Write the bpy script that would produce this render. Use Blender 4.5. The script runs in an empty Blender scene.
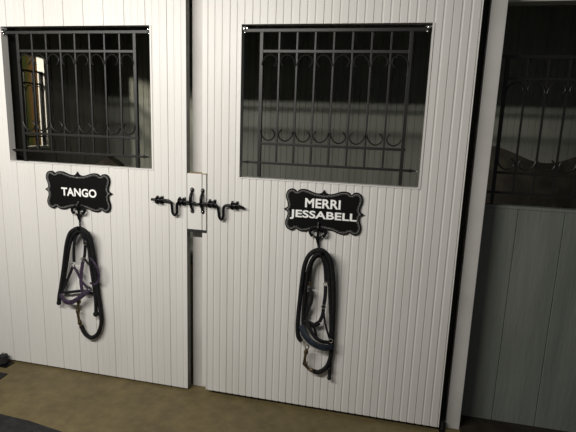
import bpy, bmesh, math
from mathutils import Vector, Matrix
C = bpy.context.scene.collection

# ------------------------------------------------------------------ camera geometry (metres)
FPX = 480.0
CAM = Vector((0, -2.214, 1.4515)); YAW, PITCH, ROLL = .2187, .1923, .0357
cy, sy, cp, sp, cr, sr = math.cos(YAW), math.sin(YAW), math.cos(PITCH), math.sin(PITCH), math.cos(ROLL), math.sin(ROLL)
FW = Vector((-sy*cp, cy*cp, -sp)); R0 = Vector((cy, sy, 0)); U0 = R0.cross(FW)
RT = cr*R0 + sr*U0; UP = -sr*R0 + cr*U0

def at(x, y, Y):
    """where the line of sight through a point of the photograph meets the plane at depth Y"""
    d = FW + RT*((x-288)/FPX) - UP*((y-216)/FPX)
    return CAM + d*((Y-CAM.y)/d.y)

# ------------------------------------------------------------------ materials
def mat(name, col, rough=.6, metal=0., noise=None, bump=0., bscale=60., spec=.35, stretch=None):
    m = bpy.data.materials.new(name); m.use_nodes = True
    nt = m.node_tree; b = nt.nodes['Principled BSDF']
    b.inputs['Base Color'].default_value = (*col, 1); b.inputs['Roughness'].default_value = rough
    b.inputs['Metallic'].default_value = metal; b.inputs['Specular IOR Level'].default_value = spec
    tc = nt.nodes.new('ShaderNodeTexCoord'); mp = nt.nodes.new('ShaderNodeMapping')
    nt.links.new(tc.outputs['Object'], mp.inputs['Vector'])
    if stretch: mp.inputs['Scale'].default_value = stretch
    if noise:
        col2, scale, lo, hi = noise
        n = nt.nodes.new('ShaderNodeTexNoise'); n.inputs['Scale'].default_value = scale; n.inputs['Detail'].default_value = 6
        nt.links.new(mp.outputs['Vector'], n.inputs['Vector'])
        r = nt.nodes.new('ShaderNodeMapRange'); r.inputs['From Min'].default_value = lo; r.inputs['From Max'].default_value = hi
        nt.links.new(n.outputs['Fac'], r.inputs['Value'])
        mx = nt.nodes.new('ShaderNodeMix'); mx.data_type = 'RGBA'
        mx.inputs['A'].default_value = (*col, 1); mx.inputs['B'].default_value = (*col2, 1)
        nt.links.new(r.outputs['Result'], mx.inputs['Factor']); nt.links.new(mx.outputs['Result'], b.inputs['Base Color'])
    if bump:
        n2 = nt.nodes.new('ShaderNodeTexNoise'); n2.inputs['Scale'].default_value = bscale; n2.inputs['Detail'].default_value = 4
        nt.links.new(mp.outputs['Vector'], n2.inputs['Vector'])
        bp = nt.nodes.new('ShaderNodeBump'); bp.inputs['Strength'].default_value = bump; bp.inputs['Distance'].default_value = .004
        nt.links.new(n2.outputs['Fac'], bp.inputs['Height']); nt.links.new(bp.outputs['Normal'], b.inputs['Normal'])
    return m

M = dict(
    white=mat('white_painted_beadboard', (.66,.645,.62), .42, 0, ((.60,.585,.555), 3.2, .45, .75), .12, 40, stretch=(1,1,.25)),
    post=mat('white_painted_post', (.56,.54,.52), .5, 0, ((.48,.465,.44), 4, .4, .7)),
    edge=mat('grey_door_edge', (.20,.20,.18), .6, 0, ((.15,.15,.13), 9, .4, .7)),
    rawwood=mat('raw_board_edge', (.34,.27,.17), .7, 0, ((.24,.18,.11), 20, .4, .6)),
    grey=mat('grey_painted_siding', (.185,.20,.175), .55, 0, ((.15,.163,.142), 14, .4, .65), .5, 70, stretch=(1,1,.12)),
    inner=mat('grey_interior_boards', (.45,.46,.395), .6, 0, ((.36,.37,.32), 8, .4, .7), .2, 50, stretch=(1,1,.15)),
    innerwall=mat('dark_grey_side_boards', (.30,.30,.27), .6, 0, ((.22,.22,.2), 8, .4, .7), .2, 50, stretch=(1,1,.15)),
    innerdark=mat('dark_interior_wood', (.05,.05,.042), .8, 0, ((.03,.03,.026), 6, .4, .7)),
    iron=mat('black_powder_coated_iron', (.012,.012,.011), .42, .1, None, .1, 200),
    hard=mat('black_forged_hardware', (.012,.012,.013), .3, .6),
    black=mat('black_plaque_face', (.0045,.0045,.0045), .6, 0, None, .1, 300, .08),
    silver=mat('silver_painted_border', (.42,.42,.40), .4, .5),
    letter=mat('white_letter_paint', (.85,.85,.83), .5),
    chrome=mat('chrome', (.75,.75,.73), .2, 1),
    brass=mat('aged_brass', (.24,.19,.11), .45, .9, ((.07,.055,.035), 90, .42, .6)),
    rope=mat('black_rope', (.007,.007,.008), .75, 0, ((.016,.016,.016), 120, .45, .6), .6, 300, .15),
    leather=mat('black_webbing', (.009,.008,.010), .6, 0, None, .3, 200, .2),
    purple=mat('purple_webbing', (.024,.015,.032), .6, 0, ((.045,.030,.058), 60, .45, .65), .3, 200),
    navy=mat('navy_padded_webbing', (.008,.012,.020), .55, 0, ((.017,.025,.038), 30, .45, .65), .3, 200),
    rubberbrown=mat('dusty_black_rubber', (.020,.016,.011), .8, 0, ((.03,.025,.018), 12, .4, .6), .5, 120, .15),
    rubber=mat('black_rubber', (.011,.011,.011), .7, 0, ((.020,.020,.020), 30, .4, .6), .5, 120),
    swoop=mat('dark_stained_board', (.045,.038,.028), .7, 0, ((.085,.075,.05), 9, .45, .65), .3, 30),
    gold=mat('golden_varnished_boards', (.19,.10,.03), .5, 0, ((.06,.07,.02), 7, .42, .58), .2, 30, stretch=(1,1,.1)),
    jambw=mat('white_window_jamb', (.75,.74,.70), .5, 0, ((.66,.65,.6), 5, .4, .7)),
)

def floor_mat():
    m = bpy.data.materials.new('olive_brown_concrete'); m.use_nodes = True
    nt = m.node_tree; b = nt.nodes['Principled BSDF']; b.inputs['Roughness'].default_value = .6
    tc = nt.nodes.new('ShaderNodeTexCoord')
    def N(scale, det): 
        n = nt.nodes.new('ShaderNodeTexNoise'); n.inputs['Scale'].default_value = scale; n.inputs['Detail'].default_value = det
        n.inputs['Roughness'].default_value = .65
        nt.links.new(tc.outputs['Object'], n.inputs['Vector']); return n
    a, c = N(2.6, 5), N(16, 8)
    r = nt.nodes.new('ShaderNodeValToRGB')
    e = r.color_ramp.elements; e[0].position = .33; e[0].color = (.075,.058,.024,1); e[1].position = .68; e[1].color = (.175,.135,.060,1)
    mx = nt.nodes.new('ShaderNodeMath'); mx.operation = 'MULTIPLY_ADD'; mx.inputs[1].default_value = .45
    s = nt.nodes.new('ShaderNodeMath'); s.operation = 'MULTIPLY'; s.inputs[1].default_value = .55
    nt.links.new(c.outputs['Fac'], mx.inputs[0]); nt.links.new(a.outputs['Fac'], s.inputs[0]); nt.links.new(s.outputs[0], mx.inputs[2])
    nt.links.new(mx.outputs[0], r.inputs['Fac']); nt.links.new(r.outputs['Color'], b.inputs['Base Color'])
    bp = nt.nodes.new('ShaderNodeBump'); bp.inputs['Strength'].default_value = .25; bp.inputs['Distance'].default_value = .004
    nt.links.new(c.outputs['Fac'], bp.inputs['Height']); nt.links.new(bp.outputs['Normal'], b.inputs['Normal'])
    return m
M['floor'] = floor_mat()

# ------------------------------------------------------------------ mesh building
def smooth_path(pts, n=6):
    pts = [Vector(p) for p in pts]
    if len(pts) < 3: return pts
    out = []
    for i in range(len(pts)-1):
        p0 = pts[max(i-1,0)]; p1 = pts[i]; p2 = pts[i+1]; p3 = pts[min(i+2,len(pts)-1)]
        for k in range(n):
            t = k/n
            out.append(.5*((2*p1)+(-p0+p2)*t+(2*p0-5*p1+4*p2-p3)*t*t+(-p0+3*p1-3*p2+p3)*t**3))
    out.append(pts[-1]); return out

class MB:
    def __init__(s): s.bm = bmesh.new()
    def box(s, x0, x1, y0, y1, z0, z1, bev=0):
        vs = [s.bm.verts.new((x, y, z)) for x in (x0,x1) for y in (y0,y1) for z in (z0,z1)]
        fs = [s.bm.faces.new([vs[i] for i in q]) for q in ((0,1,3,2),(4,6,7,5),(0,4,5,1),(2,3,7,6),(0,2,6,4),(1,5,7,3))]
        if bev:
            es = list({e for f in fs for e in f.edges})
            bmesh.ops.bevel(s.bm, geom=es, offset=bev, segments=2, affect='EDGES', profile=.6)
        return s
    def tube(s, pts, r, ry=None, seg=8, n=5, up=(0,1,0), smooth=True, closed=False, caps=True):
        """round or strap-shaped bar along a path: r across, ry towards 'up'"""
        P = smooth_path(pts, n) if smooth else [Vector(p) for p in pts]
        up = Vector(up); rings = []
        for i, p in enumerate(P):
            if closed: t = P[(i+1) % len(P)] - P[i-1]
            else: t = P[min(i+1,len(P)-1)] - P[max(i-1,0)]
            if t.length < 1e-9: t = Vector((0,0,1))
            t.normalize(); side = t.cross(up)
            if side.length < 1e-3: side = t.cross(Vector((1,0,0)))
            side.normalize(); nn = side.cross(t).normalized()
            k = i/(len(P)-1); rr = r(k) if callable(r) else r; r2 = rr if ry is None else (ry(k) if callable(ry) else ry)
            rings.append([s.bm.verts.new(p + side*math.cos(a)*rr + nn*math.sin(a)*r2) for a in (2*math.pi*(j+.5)/seg for j in range(seg))])
        m = len(rings)
        for i in range(m if closed else m-1):
            A, B = rings[i], rings[(i+1) % m]
            for j in range(seg):
                s.bm.faces.new((A[j], A[(j+1)%seg], B[(j+1)%seg], B[j]))
        if not closed and caps:
            s.bm.faces.new(list(reversed(rings[0]))); s.bm.faces.new(rings[-1])
        return s
    def bar(s, a, b, w, d):
        """square bar from a to b in a plane facing y"""
        return s.tube([a, b], w*.7071, d*.7071, seg=4, smooth=False)
    def ring(s, c, R, r, ax='y', seg=20, sx=1, sz=1):
        pts = []
        for k in range(seg):
            a = 2*math.pi*k/seg; u, v = math.cos(a)*R*sx, math.sin(a)*R*sz
            pts.append(Vector(c) + (Vector((u,0,v)) if ax == 'y' else Vector((0,u,v)) if ax == 'x' else Vector((u,v,0))))
        return s.tube(pts, r, seg=8, smooth=False, closed=True, up=(0,1,0) if ax == 'y' else (1,0,0) if ax == 'x' else (0,0,1))
    def ball(s, c, r, sc=(1,1,1), seg=12):
        mm = Matrix.Translation(c) @ Matrix.Diagonal((r*sc[0], r*sc[1], r*sc[2], 1))
        bmesh.ops.create_uvsphere(s.bm, u_segments=seg, v_segments=max(6, seg//2+2), radius=1, matrix=mm); return s
    def prism(s, outline, y0, y1, plane='xz'):
        f = [s.bm.verts.new((u, y0, v) if plane == 'xz' else (y0, u, v)) for u, v in outline]
        b = [s.bm.verts.new((u, y1, v) if plane == 'xz' else (y1, u, v)) for u, v in outline]
        n = len(f); s.bm.faces.new(f); s.bm.faces.new(list(reversed(b)))
        for i in range(n): s.bm.faces.new((f[i], b[i], b[(i+1)%n], f[(i+1)%n]))
        return s
    def done(s, name, m, parent=None, smooth=False, loc=None, mats=None):
        bmesh.ops.recalc_face_normals(s.bm, faces=s.bm.faces)
        me = bpy.data.meshes.new(name); 
        if smooth:
            for f in s.bm.faces: f.smooth = True
            for e in s.bm.edges:
                if len(e.link_faces) == 2 and e.calc_face_angle(0) > .75: e.smooth = False
        if parent is not None and loc is None:
            bmesh.ops.translate(s.bm, verts=s.bm.verts, vec=-parent_loc(parent))
        elif loc is not None:
            bmesh.ops.translate(s.bm, verts=s.bm.verts, vec=-Vector(loc))
        s.bm.to_mesh(me); s.bm.free()
        for q in (mats or [m]): me.materials.append(q)
        o = bpy.data.objects.new(name, me); C.objects.link(o)
        if parent is not None: o.parent = parent
        elif loc is not None: o.location = loc
        return o

def parent_loc(p):
    v = Vector((0,0,0))
    while p is not None: v += p.location; p = p.parent
    return v
def tag(o, label=None, cat=None, group=None, kind=None):
    for k, v in (('label',label),('category',cat),('group',group),('kind',kind)):
        if v: o[k] = v
    return o
def empty(name, loc, label, cat, group=None):
    o = bpy.data.objects.new(name, None); C.objects.link(o); o.location = loc; o.empty_display_size = .05
    return tag(o, label, cat, group)
def copy_tree(o, parent=None):
    c = o.copy(); C.objects.link(c)
    if parent is not None: c.parent = parent
    for ch in list(o.children): copy_tree(ch, c)
    return c

# ------------------------------------------------------------------ grooved board panels
def board_panel(name, x0, x1, z0, z1, yf, yb, holes, seams, beads, m, rev=None, parent=None, bd=.0026):
    """boards running up and down, front face at yf with V-grooves cut in it; holes are (x0,x1,z0,z1)"""
    xs = {round(x0,5): 0., round(x1,5): 0.}
    def add(x, d, w):
        if x0+w < x < x1-w:
            for u, dd in ((-w,0),(-w*.35,d),(w*.35,d),(w,0)):
                xs[round(x+u,5)] = dd
    for x in seams: add(x, .0042, .0034)
    for x in beads: add(x, bd, .0055)
    def prof(x):
        ks = sorted(xs)
        for a, b in zip(ks, ks[1:]):
            if a <= x <= b: return xs[a] + (xs[b]-xs[a])*(x-a)/(b-a)
        return 0.
    for h in holes:
        for x in h[:2]:
            if x0 < x < x1 and round(x,5) not in xs: xs[round(x,5)] = prof(x)
    X = sorted(xs); Zs = {z0, z1}
    for h in holes:
        for z in h[2:]:
            if z0 < z < z1: Zs.add(z)
    Z = sorted(Zs); bm = bmesh.new()
    fv = {}; bv = {}
    def V(d, i, j, y):
        if (i,j) not in d: d[(i,j)] = bm.verts.new((X[i], y, Z[j]))
        return d[(i,j)]
    def full(i, j):
        if not (0 <= i < len(X)-1 and 0 <= j < len(Z)-1): return False
        x, z = (X[i]+X[i+1])/2, (Z[j]+Z[j+1])/2
        return not any(h[0] < x < h[1] and h[2] < z < h[3] for h in holes)
    sgn = 1 if yb > yf else -1
    F = lambda i, j: V(fv, i, j, yf + sgn*xs[X[i]]); B = lambda i, j: V(bv, i, j, yb)
    for i in range(len(X)-1):
        for j in range(len(Z)-1):
            if not full(i,j): continue
            bm.faces.new((F(i,j),F(i+1,j),F(i+1,j+1),F(i,j+1)))
            bm.faces.new((B(i,j),B(i,j+1),B(i+1,j+1),B(i+1,j)))
            for di, dj, (p, q) in ((-1,0,((i,j),(i,j+1))),(1,0,((i+1,j+1),(i+1,j))),(0,-1,((i+1,j),(i,j))),(0,1,((i,j+1),(i+1,j+1)))):
                if not full(i+di, j+dj):
                    f = bm.faces.new((F(*p),F(*q),B(*q),B(*p)))
                    if rev and (di == 1 and i == len(X)-2): f.material_index = 1
    o = MB(); o.bm.free(); o.bm = bm
    return o.done(name, m, parent, mats=[m, rev] if rev else None)

def frange(a, b, s):
    out = []; x = a
    while x < b: out.append(x); x += s
    return out
def boards(x_first, x_end, pitch, nb):
    se = frange(x_first, x_end, pitch)
    be = [x + pitch*(k+1)/nb for x in [x_first-pitch]+se for k in range(nb-1)]
    return se, be

S = lambda o, label=None: tag(o, label, None, None, 'structure')

# ------------------------------------------------------------------ the two sliding stall doors
LW = (-2.050, -1.197, 1.192, 1.885); RW = (-.746, .108, 1.179, 1.885)
se, be = boards(-2.119, -1.03, .1118, 3)
door1 = S(board_panel('door_1', -2.235, -1.0165, .012, 2.14, 0, .04, [LW], se, be, M['white'], M['edge'], bd=.0016),
          'white beadboard sliding stall door on the left with a barred opening')
se, be = boards(-.904, .29, .1085, 3)
door2 = S(board_panel('door_2', -.933, .2945, .024, 2.14, 0, .04, [RW, (-.94,-.908,.888,1.19), (-.94,-.912,0,.047)], se, be, M['white']),
          'white beadboard sliding stall door in the middle with a barred opening')
# slim beads framing the openings, a part of each door
def opening_trim(d, w, sides):
    b = MB(); t = .006
    if 'l' in sides: b.box(w[0]-.0005, w[0]+t, -.003, .0405, w[2], w[3])
    if 'r' in sides: b.box(w[1]-t, w[1]+.002, -.003, .0405, w[2], w[3])
    b.box(w[0]+t, w[1]-t, -.003, .0405, w[2]-.001, w[2]+t*.7)
    return b.done('opening_trim', M['white'], d)
opening_trim(door1, LW, 'lr'); opening_trim(door2, RW, 'lr')

# ------------------------------------------------------------------ setting
S(MB().box(-6, 4.5, -4.5, 2.5, -.06, 0).done('floor', M['floor']), 'olive brown concrete floor in front of the stall doors')
S(MB().box(-1.011, -.90, .062, .16, 0, 2.2).done('trim_1', M['post']), 'narrow white post between the two doors')
S(MB().box(.3325, .3965, .046, .20, 0, 2.3, .002).done('trim_2', M['post']), 'tall white post right of the middle door')
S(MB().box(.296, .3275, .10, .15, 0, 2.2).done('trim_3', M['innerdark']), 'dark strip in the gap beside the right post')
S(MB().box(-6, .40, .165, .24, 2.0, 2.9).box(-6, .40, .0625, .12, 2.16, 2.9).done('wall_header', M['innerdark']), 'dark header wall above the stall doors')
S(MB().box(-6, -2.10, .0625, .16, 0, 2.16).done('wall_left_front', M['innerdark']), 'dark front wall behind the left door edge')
# fixed stall front on the right, painted grey
se = frange(.565, 2.35, .1985)
front = S(board_panel('wall_right', .402, 2.4, .012, 1.094, .16, .20, [], se, [], M['grey']), 'grey painted board wall in the right stall front')
S(MB().box(.402, 2.4, .157, .205, 1.094, 1.108, .002).done('trim_4', M['grey']), 'grey ledge along the top of the right board wall')
S(MB().box(.402, 2.4, .16, .24, 1.999, 2.9).done('wall_right_header', M['inner']), 'dark grey board above the right grille')
# stall interior
BY = 2.2
se, be = boards(-6, 2.6, .1626, 3)
S(board_panel('wall_back', -2.9, 2.6, 0, 2.7, BY, BY+.05, [], se, be, M['inner'], bd=.006), 'grey beadboard back wall inside the stalls')
WL = (.55, 1.34, 1.17, 1.90)   # y0,y1,z0,z1 of the window in the left stall wall
LX = -2.88
b = MB()
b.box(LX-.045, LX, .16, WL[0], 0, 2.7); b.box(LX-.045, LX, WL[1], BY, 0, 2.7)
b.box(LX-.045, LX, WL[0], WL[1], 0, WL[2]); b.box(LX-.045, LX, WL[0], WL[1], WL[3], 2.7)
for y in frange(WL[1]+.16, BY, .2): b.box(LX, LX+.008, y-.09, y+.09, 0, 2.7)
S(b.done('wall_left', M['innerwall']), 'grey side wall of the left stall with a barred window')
w1 = S(MB().box(LX-.060, LX+.006, WL[1]-.022, WL[1], WL[2], WL[3]).box(LX-.060, LX+.006, WL[0], WL[0]+.022, WL[2], WL[3])
       .box(LX-.060, LX+.006, WL[0]+.022, WL[1]-.022, WL[2], WL[2]+.02).done('window_1', M['jambw']), 'white jambs of the barred window inside the left stall')
S(MB().box(-5.2, -2.93, BY, BY+.05, 0, 2.7).box(-5.25, -5.2, .16, BY, 0, 2.7).done('wall_far_left', M['gold']), 'golden brown board wall seen through the far window')
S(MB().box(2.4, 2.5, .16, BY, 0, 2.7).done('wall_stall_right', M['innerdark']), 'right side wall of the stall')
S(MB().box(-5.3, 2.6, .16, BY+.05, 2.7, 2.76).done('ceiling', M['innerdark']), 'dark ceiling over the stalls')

# ------------------------------------------------------------------ iron grilles
SP = .0835
def make_grille(x0, x1, zt, h_r2, h_lr, h_br, ext, y, label, group, ends=True):
    """x0..x1 centre lines of the two outer bars; zt height of the top rail"""
    r = empty('window_grille', ((x0+x1)/2, y, zt-.3), label, 'grille', group)
    z2, zl, zb = zt-h_r2, zt-h_lr, zt-h_br; s = (x1-x0)/8
    MB().box(x0-ext[0], x1+ext[1], y-.009, y+.009, zt-.007, zt+.008, .0015).done('rail', M['iron'], r)
    MB().box(x0, x1, y-.006, y+.006, z2-.0065, z2+.0065, .001).done('rail', M['iron'], r)
    MB().box(x0, x1+.012, y-.006, y+.006, zl-.006, zl+.006, .001).done('rail', M['iron'], r)
    b = MB(); b.box(x0-ext[2], x1+ext[3], y-.0075, y+.0045, zb-.0055, zb+.0055, .001)
    if ends:
        for xx, sg in ((x0-ext[2], -1), (x1+ext[3], 1)):
            b.tube([(xx-sg*.004, y-.0015, zb), (xx+sg*.008, y-.0015, zb), (xx+sg*.03, y-.0015, zb)], lambda k: .008*(1-k)+.0015, seg=8, smooth=False)
    br = b.done('rail', M['iron'], r)
    if ends:
        for xx in (x0-ext[2]-.03, x1+ext[3]+.03):
            MB().ball((xx, y-.004, zb), .0032).done('screw', M['chrome'], br, smooth=True)
    for k in range(9):
        x = x0 + s*k
        if k in (0, 8): MB().box(x-.008, x+.008, y-.008, y+.008, zb-.068, zt-.004, .001).done('bar', M['iron'], r)
        else: MB().box(x-.0043, x+.0043, y-.0043, y+.0043, zb, zt-.004, .0008).done('bar', M['iron'], r)
    Q = [(.004,-.064),(.010,-.043),(.026,-.024),(.046,-.018),(.066,-.028),(.0745,-.046),(.069,-.060),(.060,-.069)]
    for k in range(8):
        fl = k % 2 == 1
        for z, sg in ((z2,1),(zl,-1)):
            pts = [((x0+s*k+(SP-u if fl else u)*s/SP), y-.0075, z+sg*(v+.002)) for u, v in Q]
            MB().tube(pts, .0036, .0042, seg=6, n=4).done('scroll', M['iron'], r, smooth=True)
    return r
g1 = make_grille(-.648, .020, 1.860, .090, .511, .603, (.088,.074,.060,.040), .02,
    'black scrolled iron window grille in the middle white door, above the two-line name plaque', 'black iron grilles with scrolls')
g2 = copy_tree(g1); g2.location = (-1.628, .02, 1.557)
g2['label'] = 'black scrolled iron window grille in the left white door, above the one-line name plaque'
g3 = make_grille(.447, 1.131, 1.772, .093, .514, .607, (.03,.06,.03,.05), .18,
    'dark shaded iron grille right of the tall white post, above the grey wall', 'black iron grilles with scrolls', ends=False)
g4 = copy_tree(g3); g4.rotation_euler = (0,0,math.pi/2); g4.location = (LX-.02, .945, 1.48)
g4.scale = (1.04, 1, 1)
g4['label'] = 'iron grille in the bright far window, seen through the left door opening'
# hinge bolts at the upper corners of the two door grilles
def hinge(x, z, sg, label):
    r = empty('hinge_bolt', (x, .02, z), label, 'hinge bolt', 'hinge bolts of the door grilles')
    MB().box(x-.006, x+.006, .008, .032, z-.012, z+.012, .001).done('bracket', M['hard'], r)
    MB().tube([(x-.012*sg,.012,z+.004),(x+.016*sg,.012,z+.004)], .0035, smooth=False).done('pin', M['chrome'], r, smooth=True)
    MB().ball((x, .003, z), .006, (1,.6,1)).ball((x-.004*sg, .003, z-.016), .004, (1,.6,1)).done('screw', M['chrome'], r, smooth=True)
hinge(-2.038, 1.862, -1, 'small bolt holding the top left corner of the left door grille')
hinge(-1.207, 1.864, 1, 'small bolt holding the top right corner of the left door grille')
hinge(-.728, 1.866, -1, 'small bolt holding the top left corner of the middle door grille')
hinge(.086, 1.868, 1, 'small bolt holding the top right corner of the middle door grille')

# ------------------------------------------------------------------ swooped board inside the stall
sw = [(.44,1.372),(.577,1.353),(.66,1.330),(.74,1.298),(.80,1.275),(.86,1.264),(.92,1.264),(.98,1.278),(1.06,1.310),(1.16,1.345),(1.35,1.37)]
sp_ = [(p.x,p.z) for p in smooth_path([(a,0,b) for a,b in sw], 5)]
o = MB().prism([(sp_[-1][0],.0),(.44,.0)]+sp_, 1.0, 1.03).done('curved_board', M['swoop'])
tag(o, 'dark wooden board with a dipping curved top, behind the right grille', 'board')
# corner feeder top in the left stall
c0 = at(110, 162, 1.5)
o = MB().prism([(c0.x-.10,c0.z-.28),(c0.x-.105,c0.z-.02),(c0.x-.05,c0.z+.015),(c0.x-.012,c0.z+.035),(c0.x,c0.z+.065),(c0.x+.012,c0.z+.035),(c0.x+.05,c0.z+.015),(c0.x+.10,c0.z-.02),(c0.x+.10,c0.z-.28)], 1.46, 1.56)
o.box(c0.x-.03, c0.x+.03, 1.48, 1.54, 0, c0.z-.27)
tag(o.done('peaked_stand', M['swoop']), 'dark peaked thing low behind the left door grille', 'stand')

# ------------------------------------------------------------------ latch board and its two handles
lb = MB().box(-1.0140, -.9362, 0, .061, .903, 1.186, .0015).done('latch_board', M['white'])
tag(lb, 'white board block bridging the gap between the two doors', 'board')
MB().box(-.9315, -.912, -.002, .061, .903, 1.184, .001).done('side_strip', M['white'], lb)
MB().box(-1.010, -.913, .003, .06, 1.1845, 1.1885).done('top_edge', M['rawwood'], lb)
MB().box(-1.013, -.910, .002, .061, .889, .9035).done('gap_shade_strip', M['rubber'], lb)  # dark strip standing in for the shadowed gap under the block
def handle(x, z0, z1, label):
    r = empty('pull_handle', (x, 0, (z0+z1)/2), label, 'handle', 'pull handles on the latch board')
    h = z1-z0
    MB().tube([(x,-.008,z0+.018),(x,-.013,z0+.03),(x-.001,-.020,z0+h*.36),(x-.001,-.022,z0+h*.5),(x-.001,-.020,z0+h*.66),(x,-.013,z1-.03),(x,-.008,z1-.018)],
              lambda k: .0055+.003*math.sin(math.pi*k), seg=10).done('grip', M['hard'], r, smooth=True)
    for zc, sg in ((z0+.012,-1),(z1-.012,1)):
        p = MB(); p.ball((x,-.004,zc), .010, (1,.5,1.25)); pp = p.done('end_plate', M['hard'], r, smooth=True)
        MB().ball((x,-.0095,zc+sg*.001), .0032, (1,.6,1)).done('screw', M['chrome'], pp, smooth=True)
pa, pb = at(192, 187.5, -.005), at(192, 213, -.005)
handle(pa.x, pb.z, pa.z, 'left of the two black pull handles on the white block')
pa, pb = at(202.6, 188.5, -.005), at(202.6, 214, -.005)
handle(pa.x, pb.z, pa.z, 'right of the two black pull handles on the white block')

# ------------------------------------------------------------------ slide bolts
def bolt(path, brackets, label, rr=.0070):
    Y = -.020; c = at(*brackets[0], Y)
    r = empty('slide_bolt', (c.x, 0, c.z), label, 'bolt', 'black slide bolts with a dropped bend')
    pts = [at(x, y, Y if len(q) == 0 else q[0]) for x, y, *q in path]
    MB().tube(pts, rr, seg=12, n=6).done('rod', M['hard'], r, smooth=True)
    for x, y in brackets:
        p = at(x, y, -.004); cx, cz = p.x, p.z
        b = MB(); b.box(cx-.018, cx+.018, -.004, -.0002, cz-.013, cz+.013, .001)
        for sx in (-1,1): b.box(cx+sx*.0135-.0055, cx+sx*.0135+.0055, -.0038, -.0002, cz-.022, cz+.022, .001)
        for sx in (-1,1):
            b.tube([(cx+sx*.011,-.003,cz-.015),(cx+sx*.011,-.020,cz-.014),(cx+sx*.011,-.030,cz-.004),(cx+sx*.011,-.030,cz+.006),(cx+sx*.011,-.020,cz+.015),(cx+sx*.011,-.003,cz+.016)], .0052, .003, seg=6, up=(1,0,0))
        bo = b.done('bracket', M['hard'], r, smooth=True)
        for sx in (-1,1):
            for sz in (-1,1):
                MB().ball((cx+sx*.0135,-.0055,cz+sz*.018), .0026, (1,.6,1)).done('screw', M['chrome'], bo, smooth=True)
    return r
bolt([(151.5,199.3),(156,199.6),(164,200.2),(168.5,200.8),(171.2,203),(172,208),(172.6,212.5),(174.6,215),(176.8,212.8),(177.0,208),(177.4,203.5),(180,201.6),(186,202),(190,202.2),(196,203.6)],
     [(160,200),(182.2,201.4)], 'black slide bolt on the left door, its tip behind the left handle')
bolt([(197.3,204.3),(203,203.8),(211,204.2),(215.3,204.8),(217.6,207.5),(218.6,212),(219.3,217),(221.2,219.4),(223.2,217),(223.4,212),(223.8,207.5),(226.5,205.4),(234,205.8),(239,206.2),(244,208.4,-.014)],
     [(212.4,203.8),(234.8,205.6)], 'black slide bolt on the middle door, reaching to the right handle')

# ------------------------------------------------------------------ name plaques with hooks
def text_mesh(name, body, width, height, loc, m, parent, bold=.026):
    cu = bpy.data.curves.new(name, 'FONT'); cu.body = body; cu.align_x = 'CENTER'; cu.align_y = 'CENTER'
    cu.extrude = .012; cu.offset = bold; cu.resolution_u = 4; cu.space_character = 1.02
    t = bpy.data.objects.new(name, cu); C.objects.link(t)
    dg = bpy.context.evaluated_depsgraph_get(); me = bpy.data.meshes.new_from_object(t.evaluated_get(dg))
    bpy.data.objects.remove(t); bpy.data.curves.remove(cu)
    xs = [v.co.x for v in me.vertices]; ys = [v.co.y for v in me.vertices]
    sx = width/(max(xs)-min(xs)); sz = height/(max(ys)-min(ys)); mx = (max(xs)+min(xs))/2; my = (max(ys)+min(ys))/2
    pl = parent_loc(parent)
    for v in me.vertices: v.co = Vector(((v.co.x-mx)*sx+loc[0], loc[1]-v.co.z*.1, (v.co.y-my)*sz+loc[2])) - pl
    me.name = name; me.materials.append(m); o = bpy.data.objects.new(name, me); C.objects.link(o); o.parent = parent
    o['label'] = 'white lettering reading ' + body
    return o
def rounded_quadrants(Q):
    """mirror a quarter outline (top centre -> right tip) into the closed outline"""
    q1 = Q; q2 = [(u,-v) for u,v in reversed(Q)][1:]; q3 = [(-u,-v) for u,v in Q][1:]; q4 = [(-u,v) for u,v in reversed(Q)][1:-1]
    return q1+q2+q3+q4
SEG = [[(0,.104),(.006,.094),(.014,.0875),(.028,.0845)], [(.028,.0845),(.046,.0875),(.066,.0945),(.085,.1005),(.104,.1015),(.121,.097),(.131,.086)],
       [(.131,.086),(.140,.096),(.152,.1005),(.166,.0985),(.178,.089),(.1845,.073),(.184,.055),(.177,.036)], [(.177,.036),(.1745,.022),(.176,.012),(.184,.006),(.195,0)]]
def quarter():
    out = []
    for k, s_ in enumerate(SEG):
        p = [(v.x, v.z) for v in smooth_path([(a,0,b) for a,b in s_], 5)]
        out += p if k == 0 else p[1:]
    return out
OUT = rounded_quadrants(quarter())
def inset(pts, d):
    n = len(pts); res = []
    for i in range(n):
        a = Vector(pts[i-1]); b = Vector(pts[(i+1)%n]); t = (b-a).normalized(); nn = Vector((t.y,-t.x))
        res.append((pts[i][0]+nn.x*d, pts[i][1]+nn.y*d))
    return res
def relax(pts, k=6):
    for _ in range(k):
        pts = [((pts[i-1][0]+2*pts[i][0]+pts[(i+1)%len(pts)][0])/4, (pts[i-1][1]+2*pts[i][1]+pts[(i+1)%len(pts)][1])/4) for i in range(len(pts))]
    return pts
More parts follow.
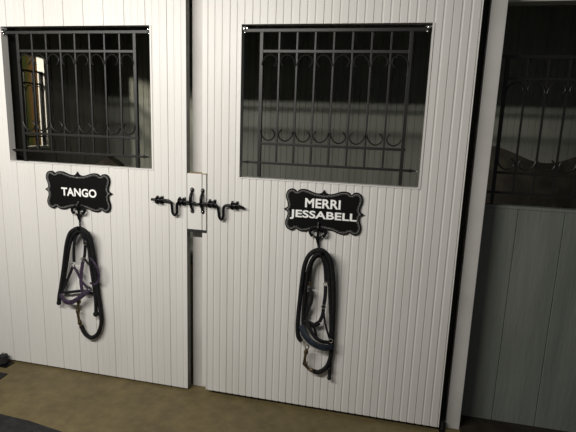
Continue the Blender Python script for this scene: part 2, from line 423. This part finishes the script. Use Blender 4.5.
def plaque(cx, cz, lines, hook_dx, label, sx=1.0):
    r = empty('name_plaque', (cx, 0, cz), label, 'plaque', 'black name plaques with white lettering')
    MB().prism([(cx+u*sx, cz+v) for u,v in OUT], -.010, -.0005).done('plate', M['black'], r)
    inn = [(u,v) for u,v in relax(inset(relax(OUT, 2), .0075), 3)]
    inn = [(max(-.178,min(.178,u)), v if abs(u) > .02 or abs(v) < .077 else math.copysign(.0755, v)) for u, v in inn]
    b = MB(); b.tube([(cx+u*sx, -.0105, cz+v) for u,v in inn], .0011, .0009, seg=4, smooth=False, closed=True)
    L = 0; ring2 = relax(inset(inn, .0048), 2); prev = None
    for u, v in ring2+[ring2[0]]:
        if prev:
            d = math.hypot(u-prev[0], v-prev[1]); L += d
            if L > .0066:
                L = 0; b.ball((cx+u*sx, -.0102, cz+v), .0015, seg=6)
        prev = (u,v)
    b.done('border', M['silver'], r)
    for (t, w, h, dx, dz) in lines: text_mesh('lettering', t, w, h, (cx+dx, -.0102, cz+dz), M['letter'], r)
    # forged double hook at the foot of the plaque
    hx, hz = cx+hook_dx, cz-.092
    h = MB()
    h.tube([(hx,-.014,hz+.040),(hx,-.016,hz+.026),(hx,-.017,hz+.008),(hx,-.016,hz-.012),(hx,-.015,hz-.034),(hx+.001,-.015,hz-.048),(hx+.006,-.018,hz-.070),(hx+.014,-.030,hz-.098),(hx+.023,-.048,hz-.108),(hx+.028,-.066,hz-.100),(hx+.030,-.072,hz-.082)],
           lambda k: .0042+.011*math.exp(-((k-.20)/.12)**2)+.004*math.exp(-((k-.45)/.08)**2), .0065, seg=10, up=(1,0,0))
    h.tube([(hx-.019,-.014,hz-.026),(hx-.008,-.016,hz-.034),(hx,-.016,hz-.036),(hx+.008,-.016,hz-.034),(hx+.019,-.014,hz-.026)], lambda k:.0028+.0045*math.sin(math.pi*k), seg=8)
    h.prism([(hx-.010,hz-.034),(hx+.010,hz-.034),(hx+.0045,hz-.058),(hx-.0045,hz-.058)], -.020, -.010)
    for sg in (-1,1):
        h.tube([(hx,-.014,hz+.006),(hx+sg*.018,-.016,hz+.010),(hx+sg*.034,-.018,hz+.004),(hx+sg*.037,-.020,hz-.010),(hx+sg*.031,-.021,hz-.020),(hx+sg*.022,-.021,hz-.019)],
               lambda k: .0095-.0035*k, seg=8)
        h.ball((hx+sg*.030,-.021,hz-.024), .0065)
    h.done('hook', M['hard'], r, smooth=True)
    return (hx, hz)
plaque(-1.631, 1.055, [('TANGO', .210, .044, .006, -.005)], .004, 'black scalloped name plaque reading TANGO on the left door', 1.03)
plaque(-.322, 1.045, [('MERRI', .168, .044, -.003, .038), ('JESSABELL', .318, .047, .000, -.022)], -.018, 'black scalloped name plaque reading MERRI JESSABELL on the middle door', .98)

# ------------------------------------------------------------------ halters with lead ropes
def build_halter(label, parts, c):
    r = empty('halter', (at(*c,-.03)), label, 'halter', 'halters hanging from the plaque hooks')
    made = {}
    for name, kind, m, pts, w, *rest in parts:
        P = [at(x, y, q[0] if q else -.03) for x, y, *q in pts]; par = r
        b = MB()
        if kind == 'rope': b.tube(P, w, seg=12, n=6)
        elif kind == 'strap': b.tube(P, w, .0022 if not rest else rest[0], seg=8, n=6)
        elif kind == 'ring':
            for p in P: b.ring(p, w, .0024)
        elif kind == 'buckle':
            for p in P:
                b.ring(p, w, .0022, sx=1, sz=1.25); b.tube([p+Vector((0,0,-w*1.2)), p+Vector((0,-.002,w*1.2))], .0015, smooth=False)
        elif kind == 'ball':
            for p in P: b.ball(p, w)
        elif kind == 'snap':
            b.tube(P, lambda k: w*(1+.7*math.exp(-((k-.12)/.05)**2)+.7*math.exp(-((k-.5)/.07)**2)+.7*math.exp(-((k-.88)/.05)**2)), seg=10)
        o = b.done(name, m, par, smooth=True)
    return r
RP, LE, PU, NA, CH, BR = (M[k] for k in ('rope','leather','purple','navy','chrome','brass'))
build_halter('black and purple halter with a lead rope, hanging on the left door', [
 ('lead_rope','rope',RP,[(59,303,-.03),(59.5,296,-.03),(61.5,284,-.03),(63.5,270,-.035),(65.3,255,-.04),(67,243,-.045),(70,233.5,-.050),(76,228.8,-.050),(82,229.2,-.050),(88,234,-.05),(91.5,243,-.04),(93.5,256,-.03),(95.2,270,-.025),(97,285,-.022),(99,300,-.02),(101,314,-.02),(101.2,324,-.02),(98,333.5,-.02),(92,337.5,-.02),(87,335.5,-.02),(83.5,331,-.02),(81,325.5,-.02)],.0112),
 ('lead_rope_strand','rope',RP,[(62.5,290,-.022),(66,268,-.028),(69,248,-.035),(73,236,-.045),(79,231,-.055),(85,235,-.045),(88.5,246,-.035),(90.5,262,-.030),(93,280,-.028),(95.5,297,-.026),(96,313,-.026)],.0095),
 ('rope_end','ball',RP,[(96,314,-.026)],.0155),
 ('rope_end','ball',RP,[(58.8,303,-.03)],.0125),
 ('crownpiece','strap',LE,[(74,262,-.03),(73.8,250,-.035),(75,239,-.045),(79,232.5,-.050),(83,235,-.055),(85,243,-.045),(84.8,254,-.035),(83,262,-.03)],.0095),
 ('buckle','buckle',CH,[(84.9,243,-.049)],.009),
 ('cheek_strap','strap',PU,[(82.8,262,-.03),(81.5,272,-.032),(81,283,-.034),(83,294,-.034)],.011),
 ('cheek_strap','strap',LE,[(73,266,-.03),(69.5,275,-.03),(65.5,284,-.03),(61.5,292,-.03)],.0085),
 ('cheek_strap','strap',PU,[(73,266,-.032),(77,271.5,-.034),(81,280,-.036),(86,286,-.036),(90,289,-.034)],.008),
 ('chin_strap','strap',LE,[(60,291.5,-.034),(66,292.5,-.03),(75,291.5,-.03),(84,291,-.03),(94,294,-.03)],.0085),
 ('noseband','strap',PU,[(60.5,294,-.036),(64.5,300.5,-.044),(70,302.5,-.052),(77,299.5,-.056),(84,294,-.05),(91,288.5,-.038)],.0135,.005),
 ('throat_strap','strap',PU,[(90,258,-.04),(95,264,-.045),(98.5,272,-.045),(98.7,279,-.04),(95.5,284,-.035),(90,283,-.035)],.0065),
 ('throat_strap','strap',LE,[(83.5,257,-.036),(87,262,-.036),(91,266,-.034)],.007),
 ('ring','ring',CH,[(73,265,-.036),(82.6,259.5,-.040),(90,288.5,-.044)],.010),
 ('ring','ring',BR,[(79.5,298.5,-.045)],.008),
 ('lead_snap','snap',BR,[(79.3,299.5,-.040),(78.3,305,-.034),(78,311,-.032),(78.6,318,-.030),(81,326,-.026)],.0075)], (80,232))
build_halter('black and navy halter with a lead rope, hanging on the middle door', [
 ('lead_rope','rope',RP,[(301.5,341,-.028),(298.5,337,-.03),(297.6,328,-.03),(298.4,315,-.032),(300,300,-.036),(302,282,-.04),(304.5,266,-.045),(309,255.5,-.055),(316,250.5,-.050),(323,251,-.050),(329,257.5,-.05),(332,268,-.04),(333.3,284,-.034),(333.5,305,-.028),(332.8,325,-.024),(332,343,-.022),(330.5,357,-.02),(326.5,367,-.02),(319,372,-.02),(313,371,-.02)],.0112),
 ('lead_rope_strand','rope',RP,[(303.5,330,-.024),(303.5,312,-.026),(305,294,-.03),(307,276,-.035),(311,262,-.045),(317,254.5,-.055),(323.5,256.5,-.05),(328,266,-.04),(329.5,282,-.034),(330.3,300,-.03),(331,318,-.026),(331,338,-.024)],.0098),
 ('tail_strap','strap',LE,[(330.5,355,-.022),(330,365,-.02),(329.3,379,-.02)],.0085,.004),
 ('keeper','ball',LE,[(329.5,369,-.022),(329.2,378,-.022)],.011),
 ('crownpiece','strap',LE,[(309.5,286,-.03),(310.2,274,-.035),(312,263,-.045),(317,256.5,-.050),(322,257.5,-.055),(324.8,266,-.045),(325.8,283,-.035)],.0085),
 ('buckle','buckle',CH,[(325.6,284,-.042)],.0085),
 ('buckle','buckle',BR,[(309.5,284,-.036)],.0065),
 ('cheek_strap','strap',LE,[(309.3,288,-.03),(312,294,-.034),(311.3,302,-.034),(308.5,309,-.032),(305,316,-.03),(303,324,-.03)],.0085),
 ('cheek_strap','strap',LE,[(325.6,286,-.034),(325.2,296,-.034),(323.8,306,-.034),(322.5,315,-.034),(319.5,322,-.034)],.0095),
 ('cheek_strap','strap',LE,[(309,292,-.030),(306.8,299,-.028),(306.2,308,-.028),(307,316,-.028)],.0075),
 ('side_strap','strap',LE,[(323.6,311,-.036),(325,322,-.036),(327.5,332,-.036),(331,343,-.034)],.0055),
 ('chin_strap','strap',LE,[(302.5,322,-.03),(308,322.5,-.033),(314,325,-.034),(319.5,322.5,-.034)],.0125,.004),
 ('chin_strap','strap',LE,[(313,325,-.034),(315.5,332,-.034),(317,340,-.036)],.0065),
 ('noseband','strap',NA,[(301.5,325,-.036),(304.5,334,-.046),(310.5,341.5,-.054),(318,346,-.056),(326,347.8,-.05),(332.8,346.5,-.036)],.0165,.006),
 ('noseband_lining','strap',LE,[(307,321,-.040),(310,329,-.048),(315,337,-.052),(322,341.5,-.052),(331,342.5,-.040)],.010,.004),
 ('ring','ring',CH,[(323.6,306.8,-.042),(330.6,341,-.044)],.0095),
 ('ring','ring',BR,[(307,347,-.050)],.010),
 ('lead_snap','snap',BR,[(306.6,349,-.044),(305.3,356,-.038),(304.8,363.5,-.034),(308.5,368.5,-.032),(314,370.8,-.03)],.007)], (319,250))

# ------------------------------------------------------------------ floor things
p = Vector((-2.168, -.035, 0))
r = empty('guide_roller', p, 'black door guide roller on the floor at the far left corner', 'roller')
MB().box(p.x-.06, p.x+.055, -.075, -.01, .0, .006, .001).done('base_plate', M['hard'], r)
MB().tube([(p.x+.008,-.04,.006),(p.x+.008,-.04,.012),(p.x+.008,-.04,.035),(p.x+.008,-.04,.058),(p.x+.008,-.04,.064)], lambda k: .012+.014*math.sin(math.pi*k)**.5, seg=16, smooth=False).done('wheel', M['rubber'], r, smooth=True)
MB().tube([(p.x+.008,-.04,.065),(p.x+.008,-.04,.075)], .007, seg=6, smooth=False).done('bolt_head', M['chrome'], r)
r = empty('guide_roller', (.315,.03,0), 'small dark guide roller beside the foot of the right post', 'roller')
MB().box(.298, .326, .0, .045, 0, .006, .001).done('base_plate', M['hard'], r)
MB().tube([(.312,.02,.006),(.312,.02,.05)], .011, seg=14, smooth=False).done('wheel', M['rubber'], r, smooth=True)

def mat_poly(name, pts, h, label, m='rubber'):
    b = MB(); lo = [b.bm.verts.new((x,y,.0003)) for x,y in pts]; hi = [b.bm.verts.new((x,y,h)) for x,y in pts]
    b.bm.faces.new(lo); f = b.bm.faces.new(hi); n = len(pts)
    for i in range(n): b.bm.faces.new((lo[i], lo[(i+1)%n], hi[(i+1)%n], hi[i]))
    bmesh.ops.bevel(b.bm, geom=list(f.edges), offset=.003, segments=2, affect='EDGES')
    return tag(b.done(name, M[m]), label, 'mat')
mat_poly('rubber_mat', [(-3.2,-.42),(-1.80,-.461),(-1.62,-.469),(-1.38,-.500),(-1.28,-.62),(-1.25,-1.8),(-3.2,-1.8)], .012, 'large black rubber mat at the bottom left corner of the floor')
mat_poly('floor_plate', [(-2.45,-.120),(-2.052,-.128),(-2.045,-.20),(-2.45,-.24)], .006, 'small dark plate on the floor at the left edge')
mat_poly('rubber_mat', [(.3995,.24),(2.3,.24),(2.3,-.9),(.36,-.9),(.3995,.04)], .0115, 'black rubber mat on the floor below the grey wall', 'rubberbrown')

# ------------------------------------------------------------------ lights
def point(name, loc, e, rad, col=(1,.94,.84)):
    l = bpy.data.lights.new(name, 'POINT'); l.energy = e; l.shadow_soft_size = rad; l.color = col
    o = bpy.data.objects.new(name, l); C.objects.link(o); o.location = loc; return o
al = bpy.data.lights.new('aisle_tube_lamp', 'AREA'); al.shape = 'RECTANGLE'; al.size = 2.3; al.size_y = .05; al.energy = 66; al.color = (1,.965,.90)
ao = bpy.data.objects.new('aisle_tube_lamp', al); C.objects.link(ao); ao.location = (-1.78, -1.757, 2.09)
ao.rotation_euler = Vector((0,1,-.6)).to_track_quat('-Z', 'Y').to_euler()
point('next_stall_lamp', (-3.18, .24, 1.97), 70, .03, (1,.93,.78))
w = bpy.data.worlds.new('World'); bpy.context.scene.world = w; w.use_nodes = True
w.node_tree.nodes['Background'].inputs['Color'].default_value = (.95,.97,1,1)
w.node_tree.nodes['Background'].inputs['Strength'].default_value = .10

# ------------------------------------------------------------------ camera
cd = bpy.data.cameras.new('Camera'); cd.sensor_width = 36; cd.lens = 36*FPX/576; cd.clip_start = .05
co = bpy.data.objects.new('Camera', cd); C.objects.link(co)
co.matrix_world = Matrix(((RT.x,UP.x,-FW.x,CAM.x),(RT.y,UP.y,-FW.y,CAM.y),(RT.z,UP.z,-FW.z,CAM.z),(0,0,0,1)))
sc = bpy.context.scene; sc.camera = co
sc.view_settings.view_transform = 'Standard'; sc.view_settings.look = 'None'; sc.view_settings.exposure = 0; sc.view_settings.gamma = 1
sc.view_settings.use_curve_mapping = False
